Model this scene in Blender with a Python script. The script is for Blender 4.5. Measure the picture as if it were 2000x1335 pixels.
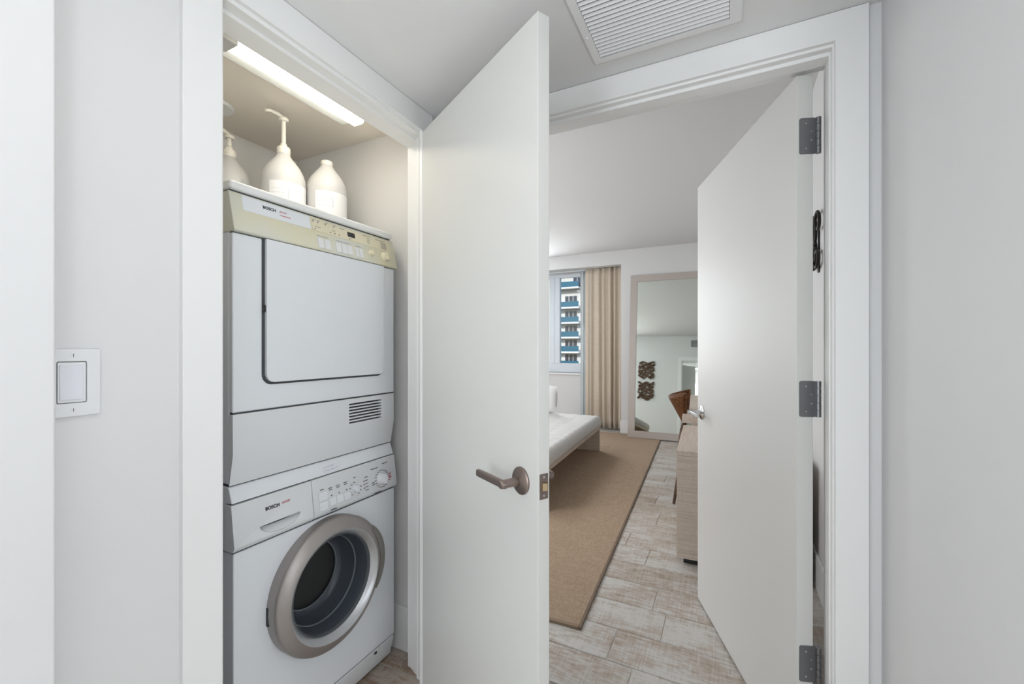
import bpy, bmesh, math, random
from mathutils import Vector, Matrix
random.seed(7)
for o in list(bpy.data.objects):
    bpy.data.objects.remove(o)
S = bpy.context.scene
C = S.collection
PI = math.pi

# ------------------------------------------------------------------ camera, world, sun, lamps, exposure
YAW = math.atan(419 / 836.0)
cam_d = bpy.data.cameras.new('camera')
cam = bpy.data.objects.new('camera', cam_d); C.objects.link(cam)
cam_d.sensor_width = 36.0; cam_d.lens = 36.0 * 836 / 2000
cam_d.shift_y = 10.5 / 2000; cam_d.clip_start = 0.02; cam_d.clip_end = 500
cam.location = (0, 0, 1.247); cam.rotation_euler = (PI / 2, 0, YAW)
S.camera = cam

world = bpy.data.worlds.new('sky'); S.world = world; world.use_nodes = True
wn = world.node_tree.nodes; wl = world.node_tree.links
bg = wn['Background']
sky = wn.new('ShaderNodeTexSky'); sky.sky_type = 'NISHITA'; sky.sun_disc = False
sky.sun_elevation = math.radians(48); sky.sun_rotation = math.radians(200); sky.dust_density = 1.5
wl.new(sky.outputs[0], bg.inputs[0]); bg.inputs[1].default_value = 0.12

def lamp(name, kind, loc, rot, energy, color=(1, 1, 1), size=1, size_y=None, **kw):
    d = bpy.data.lights.new(name, kind); d.energy = energy; d.color = color
    if kind == 'AREA':
        d.shape = 'RECTANGLE' if size_y else 'DISK'; d.size = size
        if size_y: d.size_y = size_y
    if kind == 'SPOT' or kind == 'POINT': d.shadow_soft_size = size
    if kind == 'SUN': d.angle = size
    o = bpy.data.objects.new(name, d); C.objects.link(o); o.location = loc; o.rotation_euler = rot
    for k, v in kw.items(): setattr(d, k, v)
    return o
R = math.radians
lamp('sun', 'SUN', (0, 0, 20), (R(62), 0, R(-14)), 1.7, (1, .95, .88), R(.6))
lamp('hall_side_fill', 'AREA', (2.45, .10, 1.30), (0, R(90), 0), 12, (.90, .955, 1), 1.9, 1.1)  # added fill light from the unseen right side; no window is built there
lamp('hall_back_fill', 'AREA', (-.60, -2.2, 1.35), (R(90), 0, 0), 14.5, (.91, .96, 1), .6, 1.8)  # added fill light behind the camera, in front of a blank back wall
lamp('hall_ceiling_light', 'AREA', (-.36, .30, 2.115), (0, 0, 0), .8, (1, .955, .90), .14)
lamp('hall_up_fill', 'AREA', (.75, -.85, .90), (R(180), 0, 0), 12, (.93, .965, 1), .5)  # upward fill light added to brighten the hall ceiling
lamp('bedroom_window_light', 'AREA', (-2.9, 6.28, 1.65), (R(-90), 0, 0), 22, (.93, .97, 1), .62, 1.6)
lamp('bedroom_top_fill', 'AREA', (-2.9, 3.3, 2.64), (0, 0, 0), 11, (.98, .985, 1), .9)  # fill light added under the ceiling to lift the bedroom
lamp('bedroom_near_fill', 'AREA', (-2.6, 1.60, 1.75), (R(90), 0, 0), 21, (.98, .985, 1), 1.1, 1.0)  # fill light added at the near wall to brighten the far end
S.view_settings.view_transform = 'Standard'
S.view_settings.look = 'None'
S.view_settings.gamma = 1
S.view_settings.use_curve_mapping = False
S.view_settings.exposure = 0.83

# ------------------------------------------------------------------ materials
def newmat(name):
    m = bpy.data.materials.new(name); m.use_nodes = True
    return m, m.node_tree.nodes, m.node_tree.links, m.node_tree.nodes['Principled BSDF']

def mat(name, col, rough=.5, metal=0, bump=0, bscale=200, vary=0, vscale=3, spec=.5, coat=0):
    m, n, l, p = newmat(name)
    p.inputs['Base Color'].default_value = (*col, 1)
    p.inputs['Roughness'].default_value = rough
    p.inputs['Metallic'].default_value = metal
    p.inputs['Specular IOR Level'].default_value = spec
    if coat: p.inputs['Coat Weight'].default_value = coat
    geo = n.new('ShaderNodeNewGeometry')
    if vary:
        t = n.new('ShaderNodeTexNoise'); t.inputs['Scale'].default_value = vscale; t.inputs['Detail'].default_value = 4
        l.new(geo.outputs['Position'], t.inputs['Vector'])
        mx = n.new('ShaderNodeMix'); mx.data_type = 'RGBA'
        mx.inputs[6].default_value = (*[c * (1 - vary) for c in col], 1)
        mx.inputs[7].default_value = (*[min(1, c * (1 + vary)) for c in col], 1)
        l.new(t.outputs[0], mx.inputs[0]); l.new(mx.outputs[2], p.inputs['Base Color'])
    if bump:
        t = n.new('ShaderNodeTexNoise'); t.inputs['Scale'].default_value = bscale; t.inputs['Detail'].default_value = 2
        l.new(geo.outputs['Position'], t.inputs['Vector'])
        b = n.new('ShaderNodeBump'); b.inputs['Strength'].default_value = bump; b.inputs['Distance'].default_value = .002
        l.new(t.outputs[0], b.inputs['Height']); l.new(b.outputs[0], p.inputs['Normal'])
    return m

M = {}
M['wall'] = mat('wall_paint', (.75, .752, .755), .65, bump=.05, bscale=350)
M['wall_closet'] = mat('closet_paint', (.78, .775, .765), .7, bump=.05, bscale=300)
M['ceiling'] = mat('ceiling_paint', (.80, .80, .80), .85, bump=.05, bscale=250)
M['trim'] = mat('trim_paint', (.86, .865, .86), .38, bump=.02, bscale=120)
M['door'] = mat('door_paint', (.72, .72, .70), .42, bump=.03, bscale=160, vary=.01, vscale=2)
M['enamel'] = mat('white_enamel', (.81, .84, .88), .3)
M['enamel_warm'] = mat('white_plastic_panel', (.76, .78, .80), .38)
M['lid'] = mat('white_lid_plastic', (.86, .87, .865), .35)
M['grey_gap'] = mat('dark_rubber_gap_shade', (.06, .065, .07), .7)  # also colours the strips that paint shade into the machine seams
M['black'] = mat('black_plastic', (.012, .012, .014), .4)
M['ink'] = mat('black_print', (.02, .02, .03), .6)
M['ink_grey'] = mat('grey_print', (.16, .16, .17), .6)
M['ink_red'] = mat('red_print', (.55, .06, .10), .6)
M['ink_blue'] = mat('blue_print', (.35, .43, .58), .6)
M['steel_silver'] = mat('taupe_silver_plastic', (.37, .34, .325), .4, .6)
M['bezel'] = mat('bright_silver_plastic', (.55, .56, .58), .3, .7)
M['handle_dark'] = mat('grey_handle_plastic', (.27, .25, .23), .4, .5)
M['bronze'] = mat('bronze_metal', (.29, .23, .205), .36, 1.0, vary=.08, vscale=40)
M['chrome'] = mat('chrome_metal', (.62, .62, .62), .2, 1.0)
M['hinge'] = mat('brushed_dark_steel', (.27, .275, .29), .42, 1.0, vary=.05, vscale=60)
M['iron'] = mat('wrought_iron', (.02, .017, .015), .5, .3)
M['jug'] = mat('translucent_white_plastic', (.66, .66, .655), .4)
M['jug'].node_tree.nodes['Principled BSDF'].inputs['Subsurface Weight'].default_value = .35
M['jug'].node_tree.nodes['Principled BSDF'].inputs['Subsurface Radius'].default_value = (.03, .03, .025)
M['jug_label'] = mat('white_paper_label', (.88, .88, .90), .6)
M['pump'] = mat('ivory_pump_plastic', (.84, .81, .73), .4)
M['vent_dark'] = mat('vent_shadow_backing', (.16, .16, .165), .8)
M['vent'] = mat('white_powder_metal', (.86, .86, .87), .45)
M['mattress'] = mat('white_canvas', (.64, .635, .615), .85, bump=.25, bscale=500, vary=.05, vscale=14)
M['pillow'] = mat('white_cotton', (.84, .84, .84), .85, bump=.2, bscale=300)
M['curtain_sheer'] = None
M['binding'] = mat('dark_rug_binding', (.20, .15, .11), .9)
M['window_frame'] = mat('white_window_metal', (.76, .82, .88), .35)
M['switch'] = mat('white_switch_plastic', (.80, .81, .82), .3)
M['rocker'] = mat('white_rocker_plastic', (.78, .79, .85), .25)
M['tower'] = mat('cream_stucco', (.74, .70, .66), .8, vary=.05, vscale=.3)
M['tower_slab'] = mat('white_concrete', (.82, .82, .82), .8)
M['tower_glass'] = mat('blue_rail_glass', (.02, .125, .20), .12)
M['tower_pane'] = mat('dark_window_pane', (.045, .045, .065), .12)
M['mirror'] = mat('silvered_glass', (.80, .86, .81), .012, 1.0)
M['mirror_frame'] = mat('taupe_lacquer', (.52, .465, .43), .45, vary=.04, vscale=30)
M['grout'] = mat('pale_grout', (.66, .62, .57), .9, bump=.1)
M['dark_wood'] = mat('dark_driftwood', (.11, .065, .04), .7, bump=.3, bscale=90, vary=.35, vscale=25)
M['drum'] = mat('drum_steel', (.05, .045, .04), .45, .6)
M['gasket'] = mat('grey_rubber_gasket', (.10, .11, .12), .6)
M['paper'] = mat('paper_note', (.80, .81, .86), .7)

# cream control fascia yellowed with age: white plastic with blotchy yellow wear
m, n, l, p = newmat('yellowed_plastic'); M['cream'] = m
geo = n.new('ShaderNodeNewGeometry'); t = n.new('ShaderNodeTexNoise'); t.inputs['Scale'].default_value = 5; t.inputs['Detail'].default_value = 3
l.new(geo.outputs['Position'], t.inputs['Vector'])
r = n.new('ShaderNodeValToRGB'); r.color_ramp.elements[0].position = .35; r.color_ramp.elements[1].position = .68
r.color_ramp.elements[0].color = (.68, .69, .62, 1); r.color_ramp.elements[1].color = (.72, .68, .47, 1)
l.new(t.outputs[0], r.inputs[0]); l.new(r.outputs[0], p.inputs['Base Color']); p.inputs['Roughness'].default_value = .4
M['cream_light'] = mat('cream_print_field', (.78, .73, .55), .45, vary=.06, vscale=12)

# warm fluorescent diffuser
m, n, l, p = newmat('lit_diffuser'); M['diffuser'] = m
p.inputs['Base Color'].default_value = (.9, .88, .8, 1)
p.inputs['Emission Color'].default_value = (1, .92, .77, 1); p.inputs['Emission Strength'].default_value = 10.5

# window glass: clear with mirror-like reflection at glancing angles
def glass(name, tint, refl=.35):
    m = bpy.data.materials.new(name); m.use_nodes = True; n = m.node_tree.nodes; l = m.node_tree.links
    n.remove(n['Principled BSDF']); out = n['Material Output']
    a = n.new('ShaderNodeBsdfTransparent'); a.inputs[0].default_value = (*tint, 1)
    b = n.new('ShaderNodeBsdfGlossy'); b.inputs['Roughness'].default_value = .03
    f = n.new('ShaderNodeFresnel'); f.inputs[0].default_value = 1.45
    k = n.new('ShaderNodeMath'); k.operation = 'MULTIPLY'; k.inputs[1].default_value = refl * 2
    l.new(f.outputs[0], k.inputs[0])
    x = n.new('ShaderNodeMixShader'); l.new(k.outputs[0], x.inputs[0]); l.new(a.outputs[0], x.inputs[1]); l.new(b.outputs[0], x.inputs[2])
    l.new(x.outputs[0], out.inputs[0])
    return m
M['pane'] = glass('clear_window_glass', (.93, .97, .98), .3)
M['door_glass'] = glass('smoked_door_glass', (.22, .215, .21), .22)
M['bowl'] = mat('smoked_bowl', (.065, .076, .092), .22, spec=.35)
M['rib'] = mat('grey_blue_rib', (.20, .225, .25), .3)

# sheer curtain
m = bpy.data.materials.new('sheer_fabric'); m.use_nodes = True; n = m.node_tree.nodes; l = m.node_tree.links
p = n['Principled BSDF']; p.inputs['Base Color'].default_value = (.74, .81, .83, 1); p.inputs['Roughness'].default_value = .9
a = n.new('ShaderNodeBsdfTransparent'); x = n.new('ShaderNodeMixShader'); x.inputs[0].default_value = .72
l.new(a.outputs[0], x.inputs[1]); l.new(p.outputs[0], x.inputs[2]); l.new(x.outputs[0], n['Material Output'].inputs[0]); M['sheer'] = m

# linen curtain: fine weave
def weave(name, c1, c2, sx, sy, rough=.95, coord='Position', bump=.3, big=None):
    m, n, l, p = newmat(name)
    if coord == 'Object':
        tc = n.new('ShaderNodeTexCoord'); src = tc.outputs['Object']
    else:
        g = n.new('ShaderNodeNewGeometry'); src = g.outputs['Position']
    mp = n.new('ShaderNodeMapping'); mp.inputs['Scale'].default_value = sx; l.new(src, mp.inputs[0])
    t1 = n.new('ShaderNodeTexNoise'); t1.inputs['Scale'].default_value = 1; t1.inputs['Detail'].default_value = 3; l.new(mp.outputs[0], t1.inputs['Vector'])
    mp2 = n.new('ShaderNodeMapping'); mp2.inputs['Scale'].default_value = sy; l.new(src, mp2.inputs[0])
    t2 = n.new('ShaderNodeTexNoise'); t2.inputs['Scale'].default_value = 1; t2.inputs['Detail'].default_value = 3; l.new(mp2.outputs[0], t2.inputs['Vector'])
    ad = n.new('ShaderNodeMath'); ad.operation = 'ADD'; l.new(t1.outputs[0], ad.inputs[0]); l.new(t2.outputs[0], ad.inputs[1])
    hf = n.new('ShaderNodeMath'); hf.operation = 'MULTIPLY'; hf.inputs[1].default_value = .5; l.new(ad.outputs[0], hf.inputs[0])
    r = n.new('ShaderNodeValToRGB'); r.color_ramp.elements[0].position = .36; r.color_ramp.elements[1].position = .64
    r.color_ramp.elements[0].color = (*c1, 1); r.color_ramp.elements[1].color = (*c2, 1)
    l.new(hf.outputs[0], r.inputs[0]); l.new(r.outputs[0], p.inputs['Base Color']); p.inputs['Roughness'].default_value = rough
    b = n.new('ShaderNodeBump'); b.inputs['Strength'].default_value = bump; b.inputs['Distance'].default_value = .002
    l.new(hf.outputs[0], b.inputs['Height']); l.new(b.outputs[0], p.inputs['Normal'])
    p.inputs['Specular IOR Level'].default_value = .2
    return m
M['linen'] = weave('linen_curtain', (.60, .52, .42), (.70, .62, .52), (300, 300, 12), (12, 12, 300), bump=.1)
M['jute'] = weave('jute_rug', (.33, .235, .16), (.47, .36, .265), (18, 260, 40), (260, 30, 40), coord='Object', bump=.6)
M['cerused'] = weave('cerused_oak', (.53, .435, .36), (.70, .61, .52), (3, 3, 130), (90, 90, 260), rough=.5, bump=.15)
M['cerused_top'] = weave('cerused_oak_top', (.53, .435, .36), (.70, .61, .52), (120, 4, 60), (300, 60, 60), rough=.5, bump=.15)
M['rattan'] = weave('woven_rattan', (.045, .02, .009), (.23, .105, .045), (60, 60, 130), (130, 130, 50), rough=.5, coord='Object', bump=1.0)

# whitewashed wood-look plank tile; tone differs from plank to plank
m, n, l, p = newmat('whitewashed_plank'); M['plank'] = m
geo = n.new('ShaderNodeNewGeometry'); oi = n.new('ShaderNodeObjectInfo')
off = n.new('ShaderNodeMath'); off.operation = 'MULTIPLY'; off.inputs[1].default_value = 37.0; l.new(oi.outputs['Random'], off.inputs[0])
cmb = n.new('ShaderNodeCombineXYZ'); l.new(off.outputs[0], cmb.inputs[2])
va = n.new('ShaderNodeVectorMath'); va.operation = 'ADD'; l.new(geo.outputs['Position'], va.inputs[0]); l.new(cmb.outputs[0], va.inputs[1])
def noise(scale, detail=4):
    mp = n.new('ShaderNodeMapping'); mp.inputs['Scale'].default_value = scale; l.new(va.outputs[0], mp.inputs[0])
    t = n.new('ShaderNodeTexNoise'); t.inputs['Scale'].default_value = 1; t.inputs['Detail'].default_value = detail
    l.new(mp.outputs[0], t.inputs['Vector']); return t.outputs[0]
def math_(op, a, b):
    k = n.new('ShaderNodeMath'); k.operation = op
    for i, v in enumerate((a, b)):
        if isinstance(v, (int, float)): k.inputs[i].default_value = v
        else: l.new(v, k.inputs[i])
    return k.outputs[0]
gx = noise((5, 130, 1), 5); gy = noise((150, 9, 1), 4); bl = noise((2.6, 6.5, 1), 5); sp = noise((22, 60, 1), 6)
v = math_('ADD', math_('MULTIPLY', bl, .68), math_('ADD', math_('MULTIPLY', gx, .34), math_('ADD', math_('MULTIPLY', gy, .30), math_('MULTIPLY', sp, .42))))
v = math_('ADD', v, math_('MULTIPLY', math_('SUBTRACT', oi.outputs['Random'], .5), .07))
r = n.new('ShaderNodeValToRGB'); e = r.color_ramp.elements
e[0].position = .70; e[0].color = (.29, .215, .155, 1); e[1].position = 1.05; e[1].color = (.60, .58, .55, 1)
k = e.new(.84); k.color = (.44, .37, .305, 1); k = e.new(.94); k.color = (.53, .495, .455, 1)
r2 = math_('ADD', math_('MULTIPLY', v, .945), .105)
l.new(r2, r.inputs[0]); l.new(r.outputs[0], p.inputs['Base Color']); p.inputs['Roughness'].default_value = .42
b = n.new('ShaderNodeBump'); b.inputs['Strength'].default_value = .25; b.inputs['Distance'].default_value = .002
l.new(v, b.inputs['Height']); l.new(b.outputs[0], p.inputs['Normal'])

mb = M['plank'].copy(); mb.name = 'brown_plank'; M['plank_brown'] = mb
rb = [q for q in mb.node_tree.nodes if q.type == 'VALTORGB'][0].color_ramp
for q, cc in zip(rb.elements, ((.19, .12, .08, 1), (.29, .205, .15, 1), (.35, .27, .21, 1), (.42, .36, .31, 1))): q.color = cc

# ------------------------------------------------------------------ mesh helpers
WM = {}
def world_of(o):
    return WM.get(o.name, Matrix.Identity(4))

def tag(o, label=None, cat=None, group=None, kind=None):
    if label: o['label'] = label
    if cat: o['category'] = cat
    if group: o['group'] = group
    if kind: o['kind'] = kind
    return o

def thing(name, label, cat, loc=(0, 0, 0), rotz=0, group=None, kind=None):
    o = bpy.data.objects.new(name, None); C.objects.link(o)
    o.location = loc; o.rotation_euler = (0, 0, rotz); o.empty_display_size = .1
    WM[o.name] = Matrix.Translation(loc) @ Matrix.Rotation(rotz, 4, 'Z')
    return tag(o, label, cat, group, kind)

def obj(name, bm, m, parent=None, world=True, bevel=0, seg=2, smooth=40, label=None, kind=None):
    """link bm as one mesh object. world=True: bm is in world coordinates; else in the parent's own frame"""
    inv = Matrix.Identity(4)
    if parent is not None:
        WMp = world_of(parent)
        if world: inv = WMp.inverted()
    me = bpy.data.meshes.new(name)
    if isinstance(bm, bpy.types.Mesh):
        bpy.data.meshes.remove(me); me = bm
        if inv != Matrix.Identity(4): me.transform(inv)
    else:
        bmesh.ops.transform(bm, matrix=inv, verts=bm.verts)
        bmesh.ops.recalc_face_normals(bm, faces=bm.faces)
        bm.to_mesh(me); bm.free()
    me.materials.clear(); me.materials.append(m)
    o = bpy.data.objects.new(name, me); C.objects.link(o)
    if parent is not None:
        o.parent = parent; WM[o.name] = world_of(parent)
    if smooth:
        for f in me.polygons: f.use_smooth = True
        me.set_sharp_from_angle(angle=R(smooth))
    if bevel:
        b = o.modifiers.new('bevel', 'BEVEL'); b.width = bevel; b.segments = seg; b.limit_method = 'ANGLE'; b.angle_limit = R(35)
        b.harden_normals = True
    return tag(o, label, None, None, kind)

def struct(name, bm, m, **kw):
    return obj(name, bm, m, kind='structure', **kw)

def BM(): return bmesh.new()

def box(bm, a, b):
    x0, y0, z0 = a; x1, y1, z1 = b
    v = [bm.verts.new(q) for q in ((x0, y0, z0), (x1, y0, z0), (x1, y1, z0), (x0, y1, z0), (x0, y0, z1), (x1, y0, z1), (x1, y1, z1), (x0, y1, z1))]
    for f in ((0, 3, 2, 1), (4, 5, 6, 7), (0, 1, 5, 4), (1, 2, 6, 5), (2, 3, 7, 6), (3, 0, 4, 7)): bm.faces.new([v[i] for i in f])
    return bm

def bx(a, b): return box(BM(), a, b)

def prism(bm, pts, f, w0, w1):
    """extrude polygon pts [(u,v)] from w0 to w1; f(u,v,w)->xyz"""
    A = [bm.verts.new(f(u, v, w0)) for u, v in pts]; B = [bm.verts.new(f(u, v, w1)) for u, v in pts]
    k = len(pts)
    bm.faces.new(A); bm.faces.new(B[::-1])
    for i in range(k): bm.faces.new((A[i], B[i], B[(i + 1) % k], A[(i + 1) % k]))
    return bm

def px_(pts, x0, x1): return prism(BM(), pts, lambda u, v, w: (w, u, v), x0, x1)      # polygon in (y,z)
def py_(pts, y0, y1): return prism(BM(), pts, lambda u, v, w: (u, w, v), y0, y1)      # polygon in (x,z)
def pz_(pts, z0, z1): return prism(BM(), pts, lambda u, v, w: (u, v, w), z0, z1)

def rrect(u0, v0, u1, v1, r, n=6):
    """rounded rectangle; r one radius or four (bl, br, tr, tl)"""
    rs = r if isinstance(r, tuple) else (r,) * 4
    pts = []
    for (cx, cy, a0), q in zip(((u0, v0, PI), (u1, v0, 1.5 * PI), (u1, v1, 0), (u0, v1, .5 * PI)), rs):
        sx = 1 if cx == u0 else -1; sy = 1 if cy == v0 else -1
        if q <= 0: pts.append((cx, cy)); continue
        for i in range(n + 1):
            a = a0 + .5 * PI * i / n
            pts.append((cx + sx * q + q * math.cos(a), cy + sy * q + q * math.sin(a)))
    return pts

def tube(bm, pts, rad, n=8, caps=True):
    pts = [Vector(p) for p in pts]; rads = rad if isinstance(rad, (list, tuple)) else [rad] * len(pts)
    rings = []; up = None
    for i, p in enumerate(pts):
        d = (pts[min(i + 1, len(pts) - 1)] - pts[max(i - 1, 0)]).normalized()
        if up is None:
            up = Vector((0, 0, 1)) if abs(d.z) < .9 else Vector((1, 0, 0))
        s = d.cross(up).normalized(); up = s.cross(d).normalized()
        rings.append([bm.verts.new(p + rads[i] * (math.cos(2 * PI * k / n) * s + math.sin(2 * PI * k / n) * up)) for k in range(n)])
    for a, b in zip(rings, rings[1:]):
        for k in range(n): bm.faces.new((a[k], a[(k + 1) % n], b[(k + 1) % n], b[k]))
    if caps: bm.faces.new(rings[0]); bm.faces.new(rings[-1][::-1])
    return bm

def lathe(bm, prof, f, n=32, a0=0, a1=2 * PI, close=False):
    """prof [(r,h)] swept round; f(r,angle,h)->xyz"""
    full = abs(a1 - a0 - 2 * PI) < 1e-6
    cols = n if full else n + 1
    ring = []
    for r_, h in prof:
        if r_ < 1e-6: ring.append([bm.verts.new(f(0, 0, h))])
        else: ring.append([bm.verts.new(f(r_, a0 + (a1 - a0) * k / n, h)) for k in range(cols)])
    pairs = list(zip(ring, ring[1:]))
    if close: pairs.append((ring[-1], ring[0]))
    for A, B in pairs:
        for k in range(n):
            k2 = (k + 1) % cols
            if len(A) == 1 and len(B) == 1: continue
            if len(A) == 1: bm.faces.new((A[0], B[k], B[k2]))
            elif len(B) == 1: bm.faces.new((A[k], B[0], A[k2]))
            else: bm.faces.new((A[k], B[k], B[k2], A[k2]))
    if not full and close:
        bm.faces.new([q[0] for q in ring]); bm.faces.new([q[-1] for q in ring][::-1])
    return bm

def lz(cx, cy): return lambda r, a, h: (cx + r * math.cos(a), cy + r * math.sin(a), h)         # axis z
def lx(cy, cz): return lambda r, a, h: (h, cy + r * math.cos(a), cz + r * math.sin(a))         # axis x

def carve(bm, cutters):
    """boolean-subtract cutter bmeshes; returns a new mesh"""
    bmesh.ops.recalc_face_normals(bm, faces=bm.faces)
    me = bpy.data.meshes.new('base'); bm.to_mesh(me); bm.free()
    a = bpy.data.objects.new('base', me); C.objects.link(a)
    cs = []
    for cb in cutters:
        bmesh.ops.recalc_face_normals(cb, faces=cb.faces)
        cm = bpy.data.meshes.new('cut'); cb.to_mesh(cm); cb.free()
        c = bpy.data.objects.new('cut', cm); C.objects.link(c); cs.append(c)
        md = a.modifiers.new('b', 'BOOLEAN'); md.operation = 'DIFFERENCE'; md.object = c; md.solver = 'EXACT'
    dg = bpy.context.evaluated_depsgraph_get(); dg.update()
    out = bpy.data.meshes.new_from_object(a.evaluated_get(dg), depsgraph=dg)
    for o in [a] + cs: bpy.data.objects.remove(o)
    return out

def text_mesh(txt, size, bold=0, shear=0, extrude=.0003, space=1.0):
    cu = bpy.data.curves.new('t', 'FONT'); cu.body = txt; cu.size = size; cu.offset = bold; cu.shear = shear
    cu.extrude = extrude; cu.space_character = space; cu.resolution_u = 3
    o = bpy.data.objects.new('t', cu); C.objects.link(o)
    dg = bpy.context.evaluated_depsgraph_get(); dg.update()
    me = bpy.data.meshes.new_from_object(o.evaluated_get(dg), depsgraph=dg)
    bpy.data.objects.remove(o); bpy.data.curves.remove(cu)
    return me

def panel_frame(u, z, slope_pts):
    """frame on a fascia whose (x,z) profile is the segment slope_pts: text x=+Y, text y=up the fascia, normal out"""
    (xa, za), (xb, zb) = slope_pts
    t = (z - zb) / (za - zb); x = xb + (xa - xb) * t
    up = Vector((xa - xb, 0, za - zb)).normalized(); rt = Vector((0, 1, 0)); nn = rt.cross(up)
    mtx = Matrix((rt, up, nn)).transposed().to_4x4(); mtx.translation = Vector((x, u, z)) + nn * .0004
    return mtx

def text_on(name, txt, size, mtx, m, parent, **kw):
    me = text_mesh(txt, size, **kw); me.transform(mtx)
    o = obj(name, me, m, parent, smooth=0)
    return o

def dup(root, loc, rotz, label=None, group=None):
    r_ = root.copy(); C.objects.link(r_); r_.location = loc; r_.rotation_euler = (0, 0, rotz)
    if label: r_['label'] = label
    if group: r_['group'] = group
    for ch in list(root.children):
        c_ = ch.copy(); C.objects.link(c_); c_.parent = r_
        for g in list(ch.children):
            d_ = g.copy(); C.objects.link(d_); d_.parent = c_
    return r_

# ------------------------------------------------------------------ room shell
XW = -1.015        # hall's left wall face
XR = .352          # hall's right wall face
YD = 1.395         # doorway wall, hall side
YB = 1.515         # doorway wall, bedroom side
ZH = 2.126         # hall ceiling
ZB = 2.665         # bedroom ceiling
YF = 6.30          # far wall
YWN = 6.75         # window wall
XBL, XBR = -3.6, .425

floor = struct('floor', bx((XBL - .1, -2.42, -.08), (2.7, 6.95, -.004)), M['grout'])
PW = .207
mesh_cache = {}
def plank_mesh(w, d, m_='plank'):
    key = (round(w, 3), round(d, 3), m_)
    if key not in mesh_cache:
        bm = BM(); c = .0025; h = .010
        pr = [(0, 0, 0), (0, 0, h - c), (c, c, h)]
        def ring(i, z): return [bm.verts.new(q) for q in ((i, i, z), (w - i, i, z), (w - i, d - i, z), (i, d - i, z))]
        rs = [ring(0, -h), ring(0, -c), ring(c, 0)]
        for a, b_ in zip(rs, rs[1:]):
            for k_ in range(4): bm.faces.new((a[k_], a[(k_ + 1) % 4], b_[(k_ + 1) % 4], b_[k_]))
        bm.faces.new(rs[-1])
        me = bpy.data.meshes.new('plank'); bm.to_mesh(me); bm.free(); me.materials.append(M[m_])
        mesh_cache[key] = me
    return mesh_cache[key]
def lay(x0, x1, k0, k1, m_='plank'):
    g = .0035
    for k_ in range(k0, k1):
        y0 = 1.286 + PW * k_
        ph = {3: -.25, 2: -.43, 1: -.326, 0: -1.14 + .9}.get(k_, None)
        if ph is None: ph = random.random() * .9
        xs = ph - .9 * 6
        while xs < x1:
            a, b_ = max(xs, x0), min(xs + .9, x1)
            if b_ - a > .02:
                o = bpy.data.objects.new('plank', plank_mesh(b_ - a - g, PW - g, m_)); C.objects.link(o)
                o.location = (a + g / 2, y0 + g / 2, 0); o.parent = floor
            xs += .9
lay(-1.86, XR, -2, 1, 'plank_brown')
lay(-3.0, XBR, 1, 25)

# walls (each one closed prism)
struct('wall_left', px_([(.20, 0), (.20, ZH), (1.40, ZH), (1.40, 0), (1.325, 0), (1.325, 2.06), (.557, 2.06), (.557, 0)], -1.10, XW), M['wall'])
struct('wall_left', bx((-1.14, -2.3, 0), (-.95, .283, ZH)), M['wall'], bevel=.004, seg=3)
struct('wall_right', bx((XR, .70, 0), (2.6, YD, ZH)), M['wall'], bevel=.004)
struct('wall_right', bx((2.6, -2.42, 0), (2.7, YD, ZH)), M['wall'])
struct('wall_front', py_([(XBL, 0), (XBL, ZB), (XBR + .1, ZB), (XBR + .1, 0), (.262, 0), (.262, 2.07), (-.68, 2.07), (-.68, 0)], YD, YB), M['wall'])
struct('wall_back', py_([(-1.14, 0), (-1.14, ZH), (2.7, ZH), (2.7, 0)], -2.42, -2.3), M['wall'])
struct('ceiling', bx((-1.14, -2.42, ZH), (2.7, YD, ZH + .1)), M['ceiling'])
struct('wall_left', bx((-1.98, .38, 0), (-1.86, YD, 2.145)), M['wall_closet'])                 # closet back
struct('wall_left', bx((-1.86, .38, 0), (-1.10, .45, 2.145)), M['wall_closet'])                # closet near end
struct('wall_right', bx((-1.86, YD - .012, 0), (-1.115, YD, 2.145)), M['wall_closet'])           # closet far end lining
struct('ceiling', bx((-1.98, .38, 2.145), (-1.10, YD, 2.24)), mat('closet_ceiling_paint', (.87, .805, .72), .8))
struct('baseboard_right', bx((-1.85, YD - .024, 0), (-1.12, YD - .012, .18)), M['trim'], bevel=.003)
# bedroom
struct('wall_right', bx((XBR, YB, 0), (XBR + .1, 6.95, ZB)), M['wall'])
struct('wall_left', bx((XBL - .1, YB, 0), (XBL, 6.95, ZB)), M['wall'])
struct('wall_far', bx((-1.375, YF, 0), (XBR, 6.95, ZB)), M['wall'])
struct('wall_far', bx((XBL, YF, 2.462), (-1.375, 6.95, ZB)), M['wall'])                          # soffit over the window niche
WX0, WX1, WZ0, WZ1 = -3.35, -1.95, .826, 2.462
def frame_y(x0, x1, z0, z1, ix0, ix1, iz0, iz1, y0, y1):
    bm = BM(); O = [(x0, z0), (x1, z0), (x1, z1), (x0, z1)]; I = [(ix0, iz0), (ix1, iz0), (ix1, iz1), (ix0, iz1)]
    q = [[bm.verts.new((u, y, v)) for u, v in L] for y in (y0, y1) for L in (O, I)]
    for k_ in range(4):
        j = (k_ + 1) % 4
        bm.faces.new((q[0][k_], q[0][j], q[1][j], q[1][k_])); bm.faces.new((q[2][k_], q[3][k_], q[3][j], q[2][j]))
        bm.faces.new((q[0][k_], q[2][k_], q[2][j], q[0][j])); bm.faces.new((q[1][k_], q[1][j], q[3][j], q[3][k_]))
    return bm
struct('wall_far', frame_y(XBL, -1.375, 0, 2.462, WX0, WX1, WZ0, 2.455, YWN, 6.95), M['wall'])
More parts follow.
